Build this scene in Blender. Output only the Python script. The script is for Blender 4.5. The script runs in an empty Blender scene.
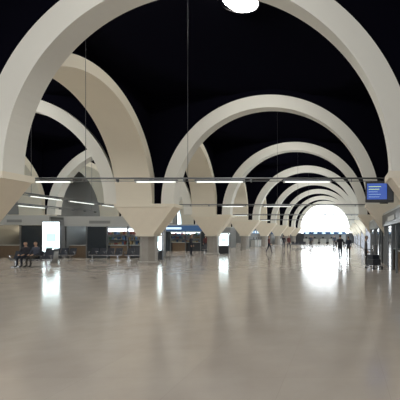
import bpy, bmesh, math, random
from mathutils import Vector, Matrix
random.seed(4)
scene = bpy.context.scene
scene.view_settings.view_transform = 'Standard'
COL = scene.collection

# ---------------------------------------------------------------- materials
def mat(name, col, rough=0.6, metal=0.0, emit=0.0, ecol=None, noise=0.0, nscale=4.0, spec=0.5):
    m = bpy.data.materials.new(name); m.use_nodes = True
    nt = m.node_tree; b = nt.nodes['Principled BSDF']
    b.inputs['Base Color'].default_value = (*col, 1)
    b.inputs['Roughness'].default_value = rough
    b.inputs['Metallic'].default_value = metal
    b.inputs['Specular IOR Level'].default_value = spec
    if emit > 0:
        b.inputs['Emission Color'].default_value = (*(ecol or col), 1)
        b.inputs['Emission Strength'].default_value = emit
    if noise > 0:
        tc = nt.nodes.new('ShaderNodeTexCoord'); n = nt.nodes.new('ShaderNodeTexNoise')
        n.inputs['Scale'].default_value = nscale; n.inputs['Detail'].default_value = 5
        mx = nt.nodes.new('ShaderNodeMix'); mx.data_type = 'RGBA'
        mx.inputs['A'].default_value = (*[c*(1-noise) for c in col], 1)
        mx.inputs['B'].default_value = (*[min(1, c*(1+noise)) for c in col], 1)
        nt.links.new(tc.outputs['Object'], n.inputs['Vector'])
        nt.links.new(n.outputs['Fac'], mx.inputs['Factor'])
        nt.links.new(mx.outputs['Result'], b.inputs['Base Color'])
    return m

M_ARCH = mat('arch_plaster', (.82,.81,.75), .75, noise=.04, nscale=.7)
M_ARC2 = mat('arcade_plaster', (.86,.80,.67), .75, noise=.04, nscale=.7)
M_CAP  = mat('capital_warm_lit', (.88,.80,.66), .7, noise=.06, nscale=2)  # warm light and a lift for the dim underside put into the colour
M_COLM = mat('column_stone', (.36,.34,.31), .5, noise=.12, nscale=3)
M_NAVY = mat('dark_vault_paint', (.003,.003,.007), .95, spec=.03)
M_WALL = mat('wall_plaster', (.45,.46,.47), .8, noise=.05)
M_SKY  = mat('skylight_glass', (1,1,1), .4, emit=70, ecol=(1,.975,.91))
M_RIM  = mat('rim_metal', (.25,.25,.27), .4, .6)
M_WIN  = mat('window_daylight', (.8,.95,1), .3, emit=2.2, ecol=(.72,.9,1))
M_END  = mat('end_window_daylight', (1,1,1), .3, emit=6.5, ecol=(.88,.95,1))
M_DOORL= mat('added_entrance_glow', (1,1,1), .3, emit=3.8, ecol=(.82,.93,1))  # glow of the added doors, brightens the right side and its floor reflection
M_TUBE = mat('fluorescent_tube', (1,1,1), .3, emit=1.4, ecol=(.95,1,.93))
M_RAIL = mat('rail_metal', (.22,.23,.24), .4, .5)
M_CABLE= mat('cable_steel', (.12,.12,.13), .4, .6)
M_BLACK= mat('black_plastic', (.015,.016,.02), .4)
M_DARK = mat('dark_panel', (.05,.055,.065), .35)
M_GREY = mat('grey_panel', (.28,.29,.29), .5)
M_LGREY= mat('light_panel', (.55,.56,.55), .5)
M_WOOD = mat('counter_wood', (.2,.14,.09), .45, noise=.2, nscale=6)
M_WARM = mat('warm_shelf_light', (1,.85,.6), .5, emit=6, ecol=(1,.84,.6))
M_COOLL= mat('cool_shelf_light', (.9,.95,1), .5, emit=4.5, ecol=(.85,.95,1))
M_COOL = mat('cool_sign_light', (.7,.9,1), .5, emit=1.0, ecol=(.6,.82,1))
M_BLUE = mat('blue_sign', (.05,.12,.25), .4, emit=.15, ecol=(.1,.25,.6))
M_GLASS= mat('shop_glass', (.03,.04,.05), .05, spec=.8)
M_ADBX = mat('poster_backlit', (.9,1,1), .4, emit=4.5, ecol=(.8,.97,1))
M_ADIN = mat('poster_ink', (.35,.6,.65), .4, emit=1.0, ecol=(.65,.88,.88))
M_SCR  = mat('screen_blue', (.02,.05,.2), .2, emit=.6, ecol=(.04,.11,.5))
M_SCRY = mat('screen_text', (.6,.8,.2), .3, emit=.9, ecol=(.55,.8,.2))
M_SCRC = mat('screen_text_pale', (.3,.5,.7), .3, emit=.4, ecol=(.3,.5,.8))
M_SEAT = mat('seat_shell', (.03,.035,.05), .4)
M_CHROME=mat('chrome', (.5,.5,.52), .2, .9)
GOODS = [mat('goods_%s'%n, c, .6) for n, c in (('red',(.35,.1,.08)),('cream',(.7,.62,.45)),('blue',(.12,.2,.35)),('green',(.14,.26,.16)),('tan',(.5,.35,.18)))]

def floor_mat():
    m = bpy.data.materials.new('polished_marble'); m.use_nodes = True
    nt = m.node_tree; b = nt.nodes['Principled BSDF']; L = nt.links.new
    tc = nt.nodes.new('ShaderNodeTexCoord')
    br = nt.nodes.new('ShaderNodeTexBrick'); br.offset = 0
    br.inputs['Scale'].default_value = 1
    br.inputs['Brick Width'].default_value = 1.2; br.inputs['Row Height'].default_value = 1.2
    br.inputs['Mortar Size'].default_value = .003
    br.inputs['Color1'].default_value = (.52,.465,.405,1); br.inputs['Color2'].default_value = (.50,.445,.39,1)
    br.inputs['Mortar'].default_value = (.46,.41,.36,1)
    L(tc.outputs['Object'], br.inputs['Vector'])
    n = nt.nodes.new('ShaderNodeTexNoise'); n.inputs['Scale'].default_value = 1.6; n.inputs['Detail'].default_value = 8
    L(tc.outputs['Object'], n.inputs['Vector'])
    mx = nt.nodes.new('ShaderNodeMix'); mx.data_type='RGBA'; mx.blend_type='MULTIPLY'; mx.inputs['Factor'].default_value=.35
    cr = nt.nodes.new('ShaderNodeValToRGB'); cr.color_ramp.elements[0].position=.3; cr.color_ramp.elements[0].color=(.78,.76,.75,1)
    cr.color_ramp.elements[1].position=.7
    L(n.outputs['Fac'], cr.inputs['Fac']); L(br.outputs['Color'], mx.inputs['A']); L(cr.outputs['Color'], mx.inputs['B'])
    L(mx.outputs['Result'], b.inputs['Base Color'])
    n2 = nt.nodes.new('ShaderNodeTexNoise'); n2.inputs['Scale'].default_value=.8; n2.inputs['Detail'].default_value=4
    L(tc.outputs['Object'], n2.inputs['Vector'])
    mr = nt.nodes.new('ShaderNodeMapRange'); mr.inputs['To Min'].default_value=.12; mr.inputs['To Max'].default_value=.2
    L(n2.outputs['Fac'], mr.inputs['Value']); L(mr.outputs['Result'], b.inputs['Roughness'])
    n3 = nt.nodes.new('ShaderNodeTexNoise'); n3.inputs['Scale'].default_value=2.6; n3.inputs['Detail'].default_value=3
    L(tc.outputs['Object'], n3.inputs['Vector'])
    bp = nt.nodes.new('ShaderNodeBump'); bp.inputs['Strength'].default_value=.16; bp.inputs['Distance'].default_value=.02
    L(n3.outputs['Fac'], bp.inputs['Height']); L(bp.outputs['Normal'], b.inputs['Normal'])
    b.inputs['IOR'].default_value = 1.7
    return m
M_FLOOR = floor_mat()

# ---------------------------------------------------------------- mesh builder
class MB:
    def __init__(s): s.v=[]; s.f=[]; s.m=[]; s.mats=[]; s.sm=[]
    def mi(s, m):
        if m not in s.mats: s.mats.append(m)
        return s.mats.index(m)
    def add(s, vs, fs, m, smooth=False):
        o=len(s.v); s.v += [tuple(v) for v in vs]; i=s.mi(m)
        for f in fs: s.f.append([o+k for k in f]); s.m.append(i); s.sm.append(smooth)
    def box(s, x0,x1,y0,y1,z0,z1, m):
        vs=[(x,y,z) for z in (z0,z1) for y in (y0,y1) for x in (x0,x1)]
        s.add(vs, [(0,2,3,1),(4,5,7,6),(0,1,5,4),(2,6,7,3),(0,4,6,2),(1,3,7,5)], m)
    def frus(s, r0, z0, r1, z1, m):
        a=[(r0[0],r0[2],z0),(r0[1],r0[2],z0),(r0[1],r0[3],z0),(r0[0],r0[3],z0)]
        b=[(r1[0],r1[2],z1),(r1[1],r1[2],z1),(r1[1],r1[3],z1),(r1[0],r1[3],z1)]
        s.add(a+b,[(3,2,1,0),(4,5,6,7),(0,1,5,4),(1,2,6,5),(2,3,7,6),(3,0,4,7)],m)
    def tube(s, p, q, r0, r1, m, n=8, smooth=True):
        p=Vector(p); q=Vector(q); d=(q-p).normalized()
        u=d.orthogonal().normalized(); w=d.cross(u)
        vs=[]
        for c,r in ((p,r0),(q,r1)):
            for k in range(n):
                a=2*math.pi*k/n; vs.append(c+u*r*math.cos(a)+w*r*math.sin(a))
        s.add(vs,[(k,(k+1)%n,n+(k+1)%n,n+k) for k in range(n)],m,smooth)
        s.add(vs,[tuple(range(n-1,-1,-1)),tuple(range(n,2*n))],m)
    def ball(s, c, r, m, nu=12, nv=8, fn=None):
        vs=[]; fs=[]
        for j in range(nv+1):
            t=math.pi*j/nv
            for i in range(nu):
                a=2*math.pi*i/nu
                vs.append((c[0]+r[0]*math.sin(t)*math.cos(a), c[1]+r[1]*math.sin(t)*math.sin(a), c[2]+r[2]*math.cos(t)))
        for j in range(nv):
            for i in range(nu):
                fs.append((j*nu+i,(j+1)*nu+i,(j+1)*nu+(i+1)%nu,j*nu+(i+1)%nu))
        if fn is None: s.add(vs,fs,m,True)
        else:
            o=len(s.v); s.v+=vs
            for f in fs:
                cc=sum((Vector(vs[k]) for k in f),Vector())/4
                s.f.append([o+k for k in f]); s.m.append(s.mi(fn(cc-Vector(c)))); s.sm.append(True)
    def mesh(s, name):
        me=bpy.data.meshes.new(name); me.from_pydata(s.v,[],s.f)
        for m in s.mats: me.materials.append(m)
        me.polygons.foreach_set('material_index', s.m); me.polygons.foreach_set('use_smooth', s.sm)
        bm=bmesh.new(); bm.from_mesh(me); bmesh.ops.remove_doubles(bm,verts=bm.verts,dist=1e-5); bmesh.ops.recalc_face_normals(bm,faces=bm.faces); bm.to_mesh(me); bm.free()
        me.update(); return me
    def obj(s, name, loc=(0,0,0), rz=0):
        return place(s.mesh(name), name, loc, rz)
def place(me, name, loc=(0,0,0), rz=0, sc=1, parent=None):
    o=bpy.data.objects.new(name, me); COL.objects.link(o); o.location=loc; o.rotation_euler=(0,0,rz); o.scale=(sc,)*3
    if parent: o.parent=parent
    return o

# ---------------------------------------------------------------- layout
Y0, DY, SP = 11.8, 11.9, 3.6
KS = list(range(-1, 8))             # arch lines
RO, RI, DEP = 6.48, 5.74, .8
H2 = -15.6                          # centre of side hall
XL, XR, YB, YE = -27.5, 9.6, -1.5, Y0+DY*7+1.5

def ring(ro, ri, d, m, axis, N=72):
    mb=MB(); vs=[]
    for k in range(N+1):
        a=math.pi*k/N; c,s_=math.cos(a),math.sin(a)
        for r in (ri,ro):
            for t in (0,d):
                vs.append((r*c,t,r*s_) if axis=='x' else (t,r*c,r*s_))
    for k in range(N):
        o=4*k; p=o+4
        mb.add([vs[i] for i in (o,o+2,p+2,p)],[(0,1,2,3)],m)            # front
        mb.add([vs[i] for i in (o+1,o+3,p+3,p+1)],[(0,1,2,3)],m)        # back
        mb.add([vs[i] for i in (o,o+1,p+1,p)],[(0,1,2,3)],m)            # soffit
        mb.add([vs[i] for i in (o+2,o+3,p+3,p+2)],[(0,1,2,3)],m)        # outer
    mb.add(vs[0:4],[(0,1,3,2)],m); mb.add(vs[-4:],[(0,1,3,2)],m)
    return mb
me_t = ring(RO,RI,DEP,M_ARCH,'x').mesh('transverse_arch')
me_l = ring(5.93,5.38,2.1,M_ARC2,'y').mesh('arcade_arch')

def spandrel(r, half, d, top, axis, m):
    mb=MB(); N=56; xs=[-half+2*half*i/N for i in range(N+1)]
    b=[math.sqrt(max(0,r*r-x*x)) for x in xs]
    for i in range(N):
        for t in (0,d):
            q=[(xs[i],t,b[i]),(xs[i+1],t,b[i+1]),(xs[i+1],t,top),(xs[i],t,top)]
            if axis=='y': q=[(p[1],p[0],p[2]) for p in q]
            mb.add(q,[(0,1,2,3)],m)
        q=[(xs[i],0,b[i]),(xs[i+1],0,b[i+1]),(xs[i+1],d,b[i+1]),(xs[i],d,b[i])]
        if axis=='y': q=[(p[1],p[0],p[2]) for p in q]
        mb.add(q,[(0,1,2,3)],m)
    return mb
me_st = spandrel(6.2, 7.3, .4, 7.2, 'x', M_NAVY).mesh('spandrel')
me_sl = spandrel(5.6, 5.95, 1.6, 6.9, 'y', M_NAVY).mesh('spandrel_side')

# column with springing block + tapering capital (origin at column centre line on floor)
def column(x_in, x_out, name):
    mb=MB(); lo,hi=min(x_in,x_out),max(x_in,x_out)
    mb.box(lo,hi,-.62,.62,3.4,SP+.005,M_ARC2)
    mb.frus((-.5,.5,-.5,.5),1.8,(lo+.08,hi-.08,-.6,.6),3.4,M_CAP)
    mb.frus((-.54,.54,-.54,.54),1.68,(-.54,.54,-.54,.54),1.8,M_ARC2)
    n=8
    def octa(r,z): return [(r*math.cos(math.pi/8+2*math.pi*k/n), r*math.sin(math.pi/8+2*math.pi*k/n), z) for k in range(n)]
    prof=[(.6,0),(.6,.14),(.5,.2),(.48,1.68)]
    for (r0,z0),(r1,z1),m in zip(prof,prof[1:],(M_COLM,M_COLM,M_COLM)):
        mb.add(octa(r0,z0)+octa(r1,z1),[(k,(k+1)%n,n+(k+1)%n,n+k) for k in range(n)],m)
    return mb.mesh(name)
XC = -7.45
me_cl = column(1.8,-1.75,'column')
me_cr = column(-1.7,1.85,'column')

for k in KS:
    y=Y0+DY*k
    for cx in (0,H2):
        a=place(me_t,'transverse_arch',(cx,y,SP))
        place(me_st,'spandrel',(0,.25,0),parent=a)
    place(me_cl,'column',(XC,y+.5,0)); place(me_cl,'column',(-23.75,y+.5,0)); place(me_cr,'column',(7.35,y+.5,0))
    if k<KS[-1]:
        yc=y+.5+DY/2
        for x in (-9.1,-24.5,7.0):
            a=place(me_l,'arcade_arch',(x,yc,SP)); place(me_sl,'spandrel',(.25,0,0),parent=a)

# vaulted dark ceiling, one continuous mesh
mb=MB()
def vault(cx,hx,cy,hy,NX=44,NY=36,dome=True):
    vs=[];fs=[]
    for j in range(NY+1):
        for i in range(NX+1):
            x=-hx+2*hx*i/NX; yy=-hy+2*hy*j/NY; z=10.15
            if dome: z=max(z,3.5+math.sqrt(max(0,9.03**2-x*x-yy*yy)))
            vs.append((cx+x,cy+yy,z))
    for j in range(NY):
        for i in range(NX):
            a=j*(NX+1)+i; fs.append((a,a+1,a+NX+2,a+NX+1))
    mb.add(vs,fs,M_NAVY,True)
for k in KS[:-1]:
    yc=Y0+DY*k+.5+DY/2
    vault(0,7.8,yc,DY/2); vault(H2,7.8,yc,DY/2)
    mb.add([(-27.5,yc-DY/2,10.15),(H2-7.8,yc-DY/2,10.15),(H2-7.8,yc+DY/2,10.15),(-27.5,yc+DY/2,10.15)],[(0,1,2,3)],M_NAVY)
    mb.add([(7.8,yc-DY/2,10.15),(XR,yc-DY/2,10.15),(XR,yc+DY/2,10.15),(7.8,yc+DY/2,10.15)],[(0,1,2,3)],M_NAVY)
mb.obj('ceiling')
# oculus skylights
mo=MB(); N=40
c=[(.9*math.cos(2*math.pi*i/N),.9*math.sin(2*math.pi*i/N),0) for i in range(N)]
mo.add(c,[tuple(range(N))],M_SKY)
for r0,z0,r1,z1 in ((.9,0,.9,-.03),(.9,-.03,.96,-.03),(.96,-.03,.96,.12)):
    a=[(r0*math.cos(2*math.pi*i/N),r0*math.sin(2*math.pi*i/N),z0) for i in range(N)]+[(r1*math.cos(2*math.pi*i/N),r1*math.sin(2*math.pi*i/N),z1) for i in range(N)]
    mo.add(a,[(i,(i+1)%N,N+(i+1)%N,N+i) for i in range(N)],M_RIM)
me_o=mo.mesh('round_skylight')
for k in KS[:-1]:
    yc=Y0+DY*k+.5+DY/2
    for cx in (-.5,H2): place(me_o,'round_skylight',(cx,yc+.05,12.45))

# floor, walls
mb=MB(); mb.box(XL,XR,YB-4,YE+1,-.2,0,M_FLOOR); mb.obj('floor')
mb=MB(); mb.box(XR,XR+.2,YB,YE,0,10.2,M_WALL); mb.obj('wall_right')
mb=MB(); mb.box(XL-.2,XL,YB,YE,0,10.2,M_GREY); mb.obj('wall_left')
for k in KS[:-1]:
    yc=Y0+DY*k+.5+DY/2
    mb=MB()
    mb.box(XL,XL+.08,yc-1.3,yc+1.3,3.8,9.2,M_WIN)
    for yy in (-1.35,-.03,1.3): mb.box(XL,XL+.16,yc+yy,yc+yy+.07,3.75,9.25,M_RIM)
    for zz in (3.75,6.4,9.2): mb.box(XL,XL+.15,yc-1.35,yc+1.35,zz,zz+.07,M_RIM)
    mb.obj('window_%d'%(k+2))
# far end wall with large glazed arch
mb=MB(); ye=Y0+DY*7+1.1
mb.box(XL,-7.4,ye,ye+.2,0,10.2,M_GREY); mb.box(7.4,XR,ye,ye+.2,0,10.2,M_GREY); mb.box(-7.4,7.4,ye,ye+.2,9.1,10.2,M_NAVY)
mb.obj('wall_back')
mb=MB(); N=40
pts=[(RI*math.cos(math.pi*i/N),ye+.1,SP+RI*math.sin(math.pi*i/N)) for i in range(N+1)]
mb.add([(RI,ye+.1,2.4)]+pts+[(-RI,ye+.1,2.4)],[tuple(range(N+3))],M_END)
for x in (-4.2,-2.1,0,2.1,4.2): mb.box(x-.08,x+.08,ye-.02,ye+.08,2.4,SP+math.sqrt(RI*RI-x*x),M_RIM)
for z in (3.5,5.3,7.1):
    w=math.sqrt(max(0,RI*RI-(z-SP)**2)); mb.box(-w,w,ye-.02,ye+.08,z-.08,z+.08,M_RIM)
mb.box(-7.4,7.4,ye,ye+.15,0,2.4,M_DARK)
mb.obj('window_end')

# ---------------------------------------------------------------- lighting rails
def rail_x(x0,x1,tubes,y,z=3.66,cables=()):
    mb=MB()
    mb.tube((x0,y,z+.1),(x1,y,z+.1),.032,.032,M_RAIL)
    mb.tube((x0,y+.12,z+.02),(x1,y+.12,z+.02),.015,.015,M_RAIL)
    x=x0
    while x<x1:
        mb.box(x-.02,x+.02,y-.02,y+.14,z-.02,z+.12,M_RAIL); x+=1.2
    for a,b in tubes:
        mb.box(a-.03,b+.03,y-.07,y+.07,z,z+.05,M_RAIL)
        mb.tube((a,y,z-.03),(b,y,z-.03),.02,.02,M_TUBE)
        for e in (a,b): mb.box(e-.03,e+.03,y-.03,y+.03,z-.06,z+.02,M_LGREY)
    for cx,zt in cables: mb.tube((cx,y,z+.1),(cx,y,zt),.008,.008,M_CABLE,6)
    return mb
rail_x(-7.4,6.1,[(-6.7,-5.4),(-3.1,-1.65),(-.95,.75),(2.2,3.85)],14.3,cables=((-4.9,10.5),(-1.25,11.2))).obj('lighting_rail')
for k in range(1,4):
    rail_x(-6.9,6.3,[(-6.2,-4.8),(2.4,3.8)] if k>1 else [(-3.6,-2.2),(-.9,.9)],14.3+DY*k,cables=((0,11.2),)).obj('lighting_rail')
def rail_y(x,y0,y1,tubes,z):
    mb=rail_x(y0,y1,tubes,0,z,cables=((y0+.5,10.2),(y1-.5,10.2)))
    mb.v=[(x-v[1],v[0],v[2]) for v in mb.v]; return mb
rail_y(-10.9,19.0,30,[(19.4,21.6),(22.2,24.4),(25.2,28)],3.66).obj('lighting_rail')
rail_y(-13.6,17,29,[(18,20),(22,24)],3.4).obj('lighting_rail')

# flight information monitor hanging from the rail
mb=MB()
mb.box(-.5,.5,-.12,.22,-.36,.36,M_BLACK); mb.box(-.44,.26,-.13,-.12,-.27,.29,M_SCR)
for i in range(5): mb.box(-.38,.05-.06*(i%3),-.135,-.13,.17-.09*i,.185-.09*i,M_SCRY if i in(0,1) else M_SCRC)
mb.box(.3,.46,-.14,-.12,-.3,.3,M_DARK)
mb.tube((-.3,.05,.34),(-.3,.05,.4),.02,.02,M_RAIL); mb.tube((.3,.05,.34),(.3,.05,.4),.02,.02,M_RAIL)
mb.obj('flight_information_monitor',(5.6,14.2,3.26),math.radians(-6))

# ---------------------------------------------------------------- shops
def shop(W,H,D,fascia,signm,lit,name='shop'):
    mb=MB()
    mb.box(0,W,D-.1,D,0,H,M_LGREY); mb.box(0,.12,0,D,0,H,M_GREY); mb.box(W-.12,W,0,D,0,H,M_GREY)
    mb.box(-.05,W+.05,-.1,D,H-.12,H,M_LGREY)
    mb.box(-.02,W+.02,-.14,.05,H-.75,H-.12,fascia)
    mb.box(W*.3,W*.55,-.17,-.14,H-.55,H-.33,signm)
    nb=max(2,int(W/1.6))
    for i in range(nb+1):
        x=i*(W-.08)/nb; mb.box(x,x+.08,-.04,.06,0,H-.75,M_RAIL)
    mb.box(.12,W-.12,D-.6,D-.1,0,.9,M_DARK)
    for s_ in range(3):
        z=.95+.42*s_
        mb.box(.15,W-.15,D-.5,D-.1,z,z+.03,M_LGREY)
        x=.3
        while x<W-.5:
            w=random.uniform(.08,.24); mb.box(x,x+w,D-.42,D-.15,z+.03,z+random.uniform(.14,.33),random.choice(GOODS)); x+=w+random.uniform(.02,.12)
    mb.box(.2,W-.2,D-.16,D-.11,H-1.1,H-.9,lit)
    mb.box(.2,W-.2,.5,.62,H-.2,H-.15,lit)  # strip light added to brighten the shop interior
    for i in range(nb):
        x=i*(W-.08)/nb+.1; x2=(i+1)*(W-.08)/nb-.02
        if i%3!=1:
            mb.box(x,x2,.3,.75,0,.95,M_DARK if i%2 else M_WOOD); mb.box(x-.02,x2,.22,.8,.95,1.0,M_LGREY)
        else:
            mb.box(x,x2,0,.02,0,H-.78,M_GLASS)
    return mb.mesh(name)
place(shop(4.6,3.3,3,M_LGREY,M_GREY,M_WARM),'shop',(-23.0,31,0))
place(shop(6.4,3.2,3,M_LGREY,M_GREY,M_COOLL),'shop',(-17.0,30.7,0))
place(shop(8.5,3.0,3,M_BLUE,M_COOL,M_COOLL),'shop',(-18.5,45,0))
place(shop(6.0,3.0,3,M_GREY,M_BLUE,M_COOLL),'shop',(-18,58,0))
me_sr=shop(10.2,3.0,2.4,M_DARK,M_LGREY,M_COOL)
me_sr2=shop(10.2,3.0,2.4,M_GREY,M_GREY,M_COOL)
# glazed entrance with sliding doors (added for their glow, to brighten the right side)
def glow_entrance(W,H):
    mb=MB()
    mb.box(0,W,.3,.34,0.05,H,M_DOORL); mb.box(0,W,.2,.42,H,H+.35,M_LGREY)
    n=8
    for i in range(n+1):
        x=i*(W-.08)/n; mb.box(x,x+.08,.22,.4,0,H,M_RIM)
    mb.box(0,W,.24,.38,2.2,2.28,M_RIM); mb.box(0,W,.24,.38,0,.1,M_RIM)
    for i in (3,4): 
        x=i*(W-.08)/n; mb.box(x+.5,x+.54,.14,.2,.9,1.3,M_CHROME)
    return mb.mesh('added_glow_entrance')
me_en=glow_entrance(10.2,3.2)
for k in range(0,7):
    y=Y0+DY*k
    if k<2: place(me_sr if k%2==0 else me_sr2,'shop',(6.75,y+12.0-.35,0),-math.pi/2)
    else: place(me_en,'added_glow_entrance',(6.75,y+12.0-.35,0),-math.pi/2)

# check-in desks
def desks(n):
    mb=MB()
    for i in range(n):
        x=i*1.9
        mb.frus((x,x+1.3,0,.7),0,(x,x+1.3,.0,.7),1.1,M_LGREY); mb.box(x-.05,x+1.35,-.05,.75,1.1,1.15,M_DARK)
        mb.box(x+1.3,x+1.9,.1,.6,0,.35,M_BLACK)
        mb.box(x+.4,x+.8,.3,.36,1.2,1.5,M_BLACK); mb.box(x+.57,x+.63,.31,.35,1.12,1.22,M_BLACK)
    mb.box(0,n*1.9,1.7,1.8,0,2.7,M_GREY); mb.box(-.1,n*1.9+.1,1.4,1.72,2.1,2.65,M_BLUE)
    for i in range(n): mb.box(i*1.9+.3,i*1.9+1.1,1.37,1.4,2.2,2.55,M_COOL)
    return mb.mesh('check_in_desk_row')
md=desks(5)
place(md,'check_in_desk_row',(-9.2,61.5,0),math.pi/2); place(md,'check_in_desk_row',(-9.2,85,0),math.pi/2)
place(md,'check_in_desk_row',(-4.6,90,0),0)

# ---------------------------------------------------------------- advertising light boxes
def lightbox(w,z0,z1):
    mb=MB()
    mb.box(-w/2-.07,w/2+.07,0,.22,z0-.07,z1+.07,M_RIM); mb.box(-w/2,w/2,-.01,0,z0,z1,M_ADBX)
    mb.box(-w*.3,w*.3,-.015,-.01,z0+.35*(z1-z0),z0+.62*(z1-z0),M_ADIN); mb.box(-w*.35,w*.2,-.015,-.01,z0+.12*(z1-z0),z0+.18*(z1-z0),M_ADIN)
    mb.box(-w/2-.05,w/2+.05,.03,.2,.05,z0-.07,M_DARK); mb.box(-w/2-.12,w/2+.12,-.08,.3,0,.05,M_DARK)
    return mb
lightbox(1.25,.5,2.75).obj('advertising_light_box',(-17.6,30.0,0))
lightbox(.75,.7,2.3).obj('advertising_light_box',(-9.0,28.5,0))
lightbox(.85,.8,1.9).obj('advertising_light_box',(-7.1,38.2,0))

# ---------------------------------------------------------------- benches
def bench(n):
    mb=MB(); w=.56
    mb.box(0,n*w,-.03,.05,.33,.39,M_CHROME)
    for x in (.25,n*w-.25):
        mb.box(x-.03,x+.03,-.02,.04,.04,.34,M_CHROME); mb.box(x-.03,x+.03,-.28,.3,0,.045,M_CHROME)
    for i in range(n):
        x=i*w+.03; x1=x+w-.06
        mb.add([(x,-.24,.43),(x1,-.24,.43),(x1,.16,.40),(x,.16,.40),(x,-.24,.46),(x1,-.24,.46),(x1,.16,.44),(x,.16,.44)],
               [(0,3,2,1),(4,5,6,7),(0,1,5,4),(1,2,6,5),(2,3,7,6),(3,0,4,7)],M_SEAT)
        mb.add([(x,.16,.42),(x1,.16,.42),(x1-.03,.31,.86),(x+.03,.31,.86),(x,.2,.42),(x1,.2,.42),(x1-.03,.35,.86),(x+.03,.35,.86)],
               [(0,1,2,3),(4,7,6,5),(0,4,5,1),(1,5,6,2),(2,6,7,3),(3,7,4,0)],M_SEAT)
    for i in range(n+1):
        x=i*w; mb.tube((x,-.18,.62),(x,.2,.62),.018,.018,M_CHROME); mb.tube((x,0,.36),(x,-.02,.62),.016,.016,M_CHROME)
    return mb.mesh('airport_bench')
mb4=bench(4)
BEN=[(-14.0,22,0),(-13.2,27.5,0),(-10.7,27.5,0),(-16.4,27.5,0),(-9.8,40,0),(-3.5,60,0)]
for b in BEN: place(mb4,'airport_bench',b)
mb=MB(); mb.tube((0,0,0),(0,0,.75),.2,.24,M_GREY,20); mb.tube((0,0,.75),(0,0,.82),.25,.23,M_BLACK,20); mb.tube((0,0,.82),(0,0,.84),.15,.14,M_CHROME,20)
mb.obj('litter_bin',(-13.9,25.2,0))
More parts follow.
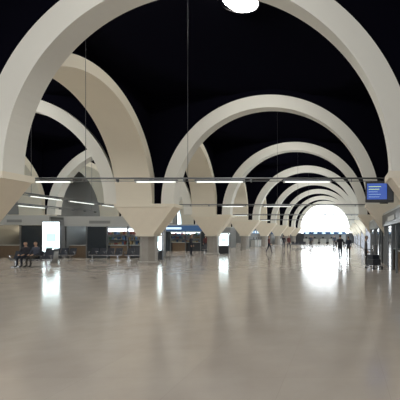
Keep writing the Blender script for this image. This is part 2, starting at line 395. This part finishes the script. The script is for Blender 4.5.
# ---------------------------------------------------------------- people
SK=mat('skin',(.5,.32,.23),.6); HAIRS=[mat('hair_%d'%i,c,.7) for i,c in enumerate([(.02,.015,.01),(.07,.04,.02),(.12,.11,.1)])]
SHOE=mat('shoe',(.02,.02,.02),.5)
TOPS=[mat('top_%d'%i,c,.8) for i,c in enumerate([(.02,.02,.03),(.05,.06,.09),(.15,.14,.14),(.12,.03,.03)])]
PANTS=[mat('trousers_%d'%i,c,.8) for i,c in enumerate([(.015,.02,.035),(.05,.045,.04),(.03,.03,.03)])]
def person_mesh(pose,var):
    J={'pel':(0,0,.95),'wai':(0,.01,1.1),'che':(0,.0,1.3),'nek':(0,.01,1.47),'hed':(0,-.01,1.58)}
    R={'pel':.135,'wai':.115,'che':.14,'nek':.055,'hed':.055}
    E=[('pel','wai'),('wai','che'),('che','nek'),('nek','hed')]
    for s,n in ((-1,'L'),(1,'R')):
        J['sh'+n]=(.18*s,.01,1.41); J['el'+n]=(.235*s,.03,1.13); J['wr'+n]=(.24*s,-.07,.89)
        J['hi'+n]=(.095*s,0,.88); J['kn'+n]=(.105*s,-.02,.49); J['an'+n]=(.11*s,.03,.09); J['to'+n]=(.125*s,-.15,.04)
        if pose=='walk':
            f=s
            J['kn'+n]=(.10*s,-.13*f-.04,.50); J['an'+n]=(.10*s,-.26*f+.04,.09 if f>0 else .16); J['to'+n]=(.11*s,-.26*f-.14,.04 if f>0 else .05)
            J['el'+n]=(.235*s,.08*f+.03,1.14); J['wr'+n]=(.23*s,.17*f-.10,.93)
        R.update({'sh'+n:.065,'el'+n:.045,'wr'+n:.03,'hi'+n:.09,'kn'+n:.06,'an'+n:.042,'to'+n:.038})
        E+=[('che','sh'+n),('sh'+n,'el'+n),('el'+n,'wr'+n),('pel','hi'+n),('hi'+n,'kn'+n),('kn'+n,'an'+n),('an'+n,'to'+n)]
    if pose=='sit':
        for k_ in J:
            x,y,z=J[k_]
            if k_[:2] not in('kn','an','to'): J[k_]=(x,y+.02*(z-.9),z-.37)
        for s,n in ((-1,'L'),(1,'R')):
            J['kn'+n]=(.12*s,-.43,.54); J['an'+n]=(.12*s,-.43,.09); J['to'+n]=(.13*s,-.6,.04)
            J['hi'+n]=(.1*s,-.04,.56)
            J['el'+n]=(.24*s,-.08,.79); J['wr'+n]=(.13*s,-.29,.69)
    keys=list(J); me=bpy.data.meshes.new('tmp'); me.from_pydata([J[k] for k in keys],[(keys.index(a),keys.index(b)) for a,b in E],[])
    ob=bpy.data.objects.new('tmp',me); COL.objects.link(ob)
    sk=ob.modifiers.new('s','SKIN'); sk.use_smooth_shade=True
    for i,k_ in enumerate(keys):
        d=me.skin_vertices[0].data[i]; d.radius=(R[k_]*(1.25 if k_ in('pel','che','wai') else 1),R[k_]*(.85 if k_ in('pel','che','wai') else 1)); d.use_root=(k_=='pel')
    sb=ob.modifiers.new('b','SUBSURF'); sb.levels=1; sb.render_levels=1
    dg=bpy.context.evaluated_depsgraph_get(); dg.update()
    ev=bpy.data.meshes.new_from_object(ob.evaluated_get(dg)); bpy.data.objects.remove(ob)
    top,pan,hair=TOPS[var%4],PANTS[var%3],HAIRS[var%3]
    segm={}
    for a,b in E:
        if b[:2] in('kn','an') or b[:2]=='hi': m=pan
        elif b[:2]=='to': m=SHOE
        elif b in('hed',): m=SK
        else: m=top
        segm[(a,b)]=m
    def near(p):
        best=None;bd=9
        for (a,b),m in segm.items():
            A=Vector(J[a]);B=Vector(J[b]);t=max(0,min(1,(p-A).dot(B-A)/(B-A).length_squared)); d=(A+(B-A)*t-p).length
            if d<bd: bd=d;best=m
        return best
    mb=MB(); vs=[v.co.copy() for v in ev.vertices]; mb.v+= [tuple(v) for v in vs]
    for p in ev.polygons:
        mb.f.append(list(p.vertices)); mb.m.append(mb.mi(near(p.center))); mb.sm.append(True)
    hx,hy,hz=J['hed']; hc=(hx,hy-.01,hz+.075)
    mb.ball(hc,(.078,.097,.118),SK,16,12,fn=lambda d: hair if (d.z>.055 or (d.y>.02 and d.z>-.05)) else SK)
    mb.ball((hx,hy-.108,hz+.06),(.013,.02,.022),SK,8,6)
    for s in(-1,1):
        mb.ball((hx+.08*s,hy,hz+.065),(.012,.02,.032),SK,8,6); mb.ball((hx+.03*s,hy-.095,hz+.085),(.011,.008,.007),SHOE,6,4)
    mb.ball((hx,hy-.098,hz+.02),(.024,.008,.006),GOODS[0],8,4)
    for s,n in ((-1,'L'),(1,'R')):
        w=Vector(J['wr'+n]); e=Vector(J['el'+n]); d=(w-e).normalized(); side=Vector((0,1,0)) if pose!='sit' else Vector((1,0,0))
        side=(side-d*side.dot(d)).normalized(); up=d.cross(side)
        mb.tube(w-d*.02,w+d*.035,.028,.036,SK,8); mb.tube(w+d*.035,w+d*.095,.037,.034,SK,8)
        for i,(o_,l) in enumerate(((-.027,.07),(-.009,.08),(.009,.075),(.027,.058))):
            a=w+d*.085+side*o_; b=a+d*l*.5+up*.006; c_=b+d*l*.4-up*.012*s
            mb.tube(a,b,.010,.0085,SK,6); mb.tube(b,c_,.0085,.006,SK,6)
        a=w+d*.03-side*.03; mb.tube(a,a+d*.035-side*.025,.011,.009,SK,6); mb.tube(a+d*.035-side*.025,a+d*.065-side*.028,.009,.007,SK,6)
    return mb.mesh('person')
cache={}
def person(x,y,rz,pose='stand',var=0,sc=1,z=0):
    k=(pose,var)
    if k not in cache: cache[k]=person_mesh(pose,var)
    return place(cache[k],'person',(x,y,z),math.radians(rz),sc)
person(-13.16,22.0,0,'sit',0); person(-12.6,22.0,-8,'sit',1)
for i,(x,y,r,p) in enumerate([(4.1,28,170,'walk'),(4.7,30,200,'stand'),(5.6,22.5,90,'stand'),(-2.2,48,30,'walk'),(-3.4,52,200,'stand'),
    (-.4,58,0,'walk'),(-9.3,43.2,10,'stand'),(-10.6,43.4,200,'stand'),(-8.6,34,90,'stand'),(3,60,0,'stand'),(-1.2,72,0,'walk'),(-3,39.5,80,'walk')]):
    person(x,y,r,p,i%4,random.uniform(.95,1.03))
# luggage trolley
mb=MB()
for s in(-.25,.25):
    mb.tube((s,-.45,.12),(s,.4,.16),.018,.018,M_CHROME); mb.tube((s,.4,.16),(s,.5,1.0),.018,.018,M_CHROME)
    mb.tube((s-.03,-.4,.06),(s+.03,-.4,.06),.06,.06,M_BLACK,14); mb.tube((s-.03,.38,.06),(s+.03,.38,.06),.06,.06,M_BLACK,14)
mb.tube((-.25,.5,1.0),(.25,.5,1.0),.022,.022,M_BLACK); mb.tube((-.25,-.45,.12),(.25,-.45,.12),.018,.018,M_CHROME)
mb.tube((-.25,.46,.6),(.25,.46,.6),.014,.014,M_CHROME)
mb.box(-.24,.24,-.3,.34,.2,.5,M_DARK); mb.box(-.2,.2,-.2,.3,.505,.72,M_SEAT)
mb.obj('luggage_trolley',(5.9,20.8,0),.5)

# ---------------------------------------------------------------- world, camera
w=bpy.data.worlds.new('World'); scene.world=w; w.use_nodes=True
bg=w.node_tree.nodes['Background']; bg.inputs[0].default_value=(.94,.96,1,1); bg.inputs[1].default_value=1.3
cam=bpy.data.cameras.new('camera'); co=bpy.data.objects.new('camera',cam); COL.objects.link(co)
co.location=(4.3,0,1.7); co.rotation_euler=(math.pi/2,0,0)
cam.sensor_width=36; cam.lens=36; cam.shift_x=-.3575; cam.shift_y=.09; cam.clip_end=400
scene.camera=co
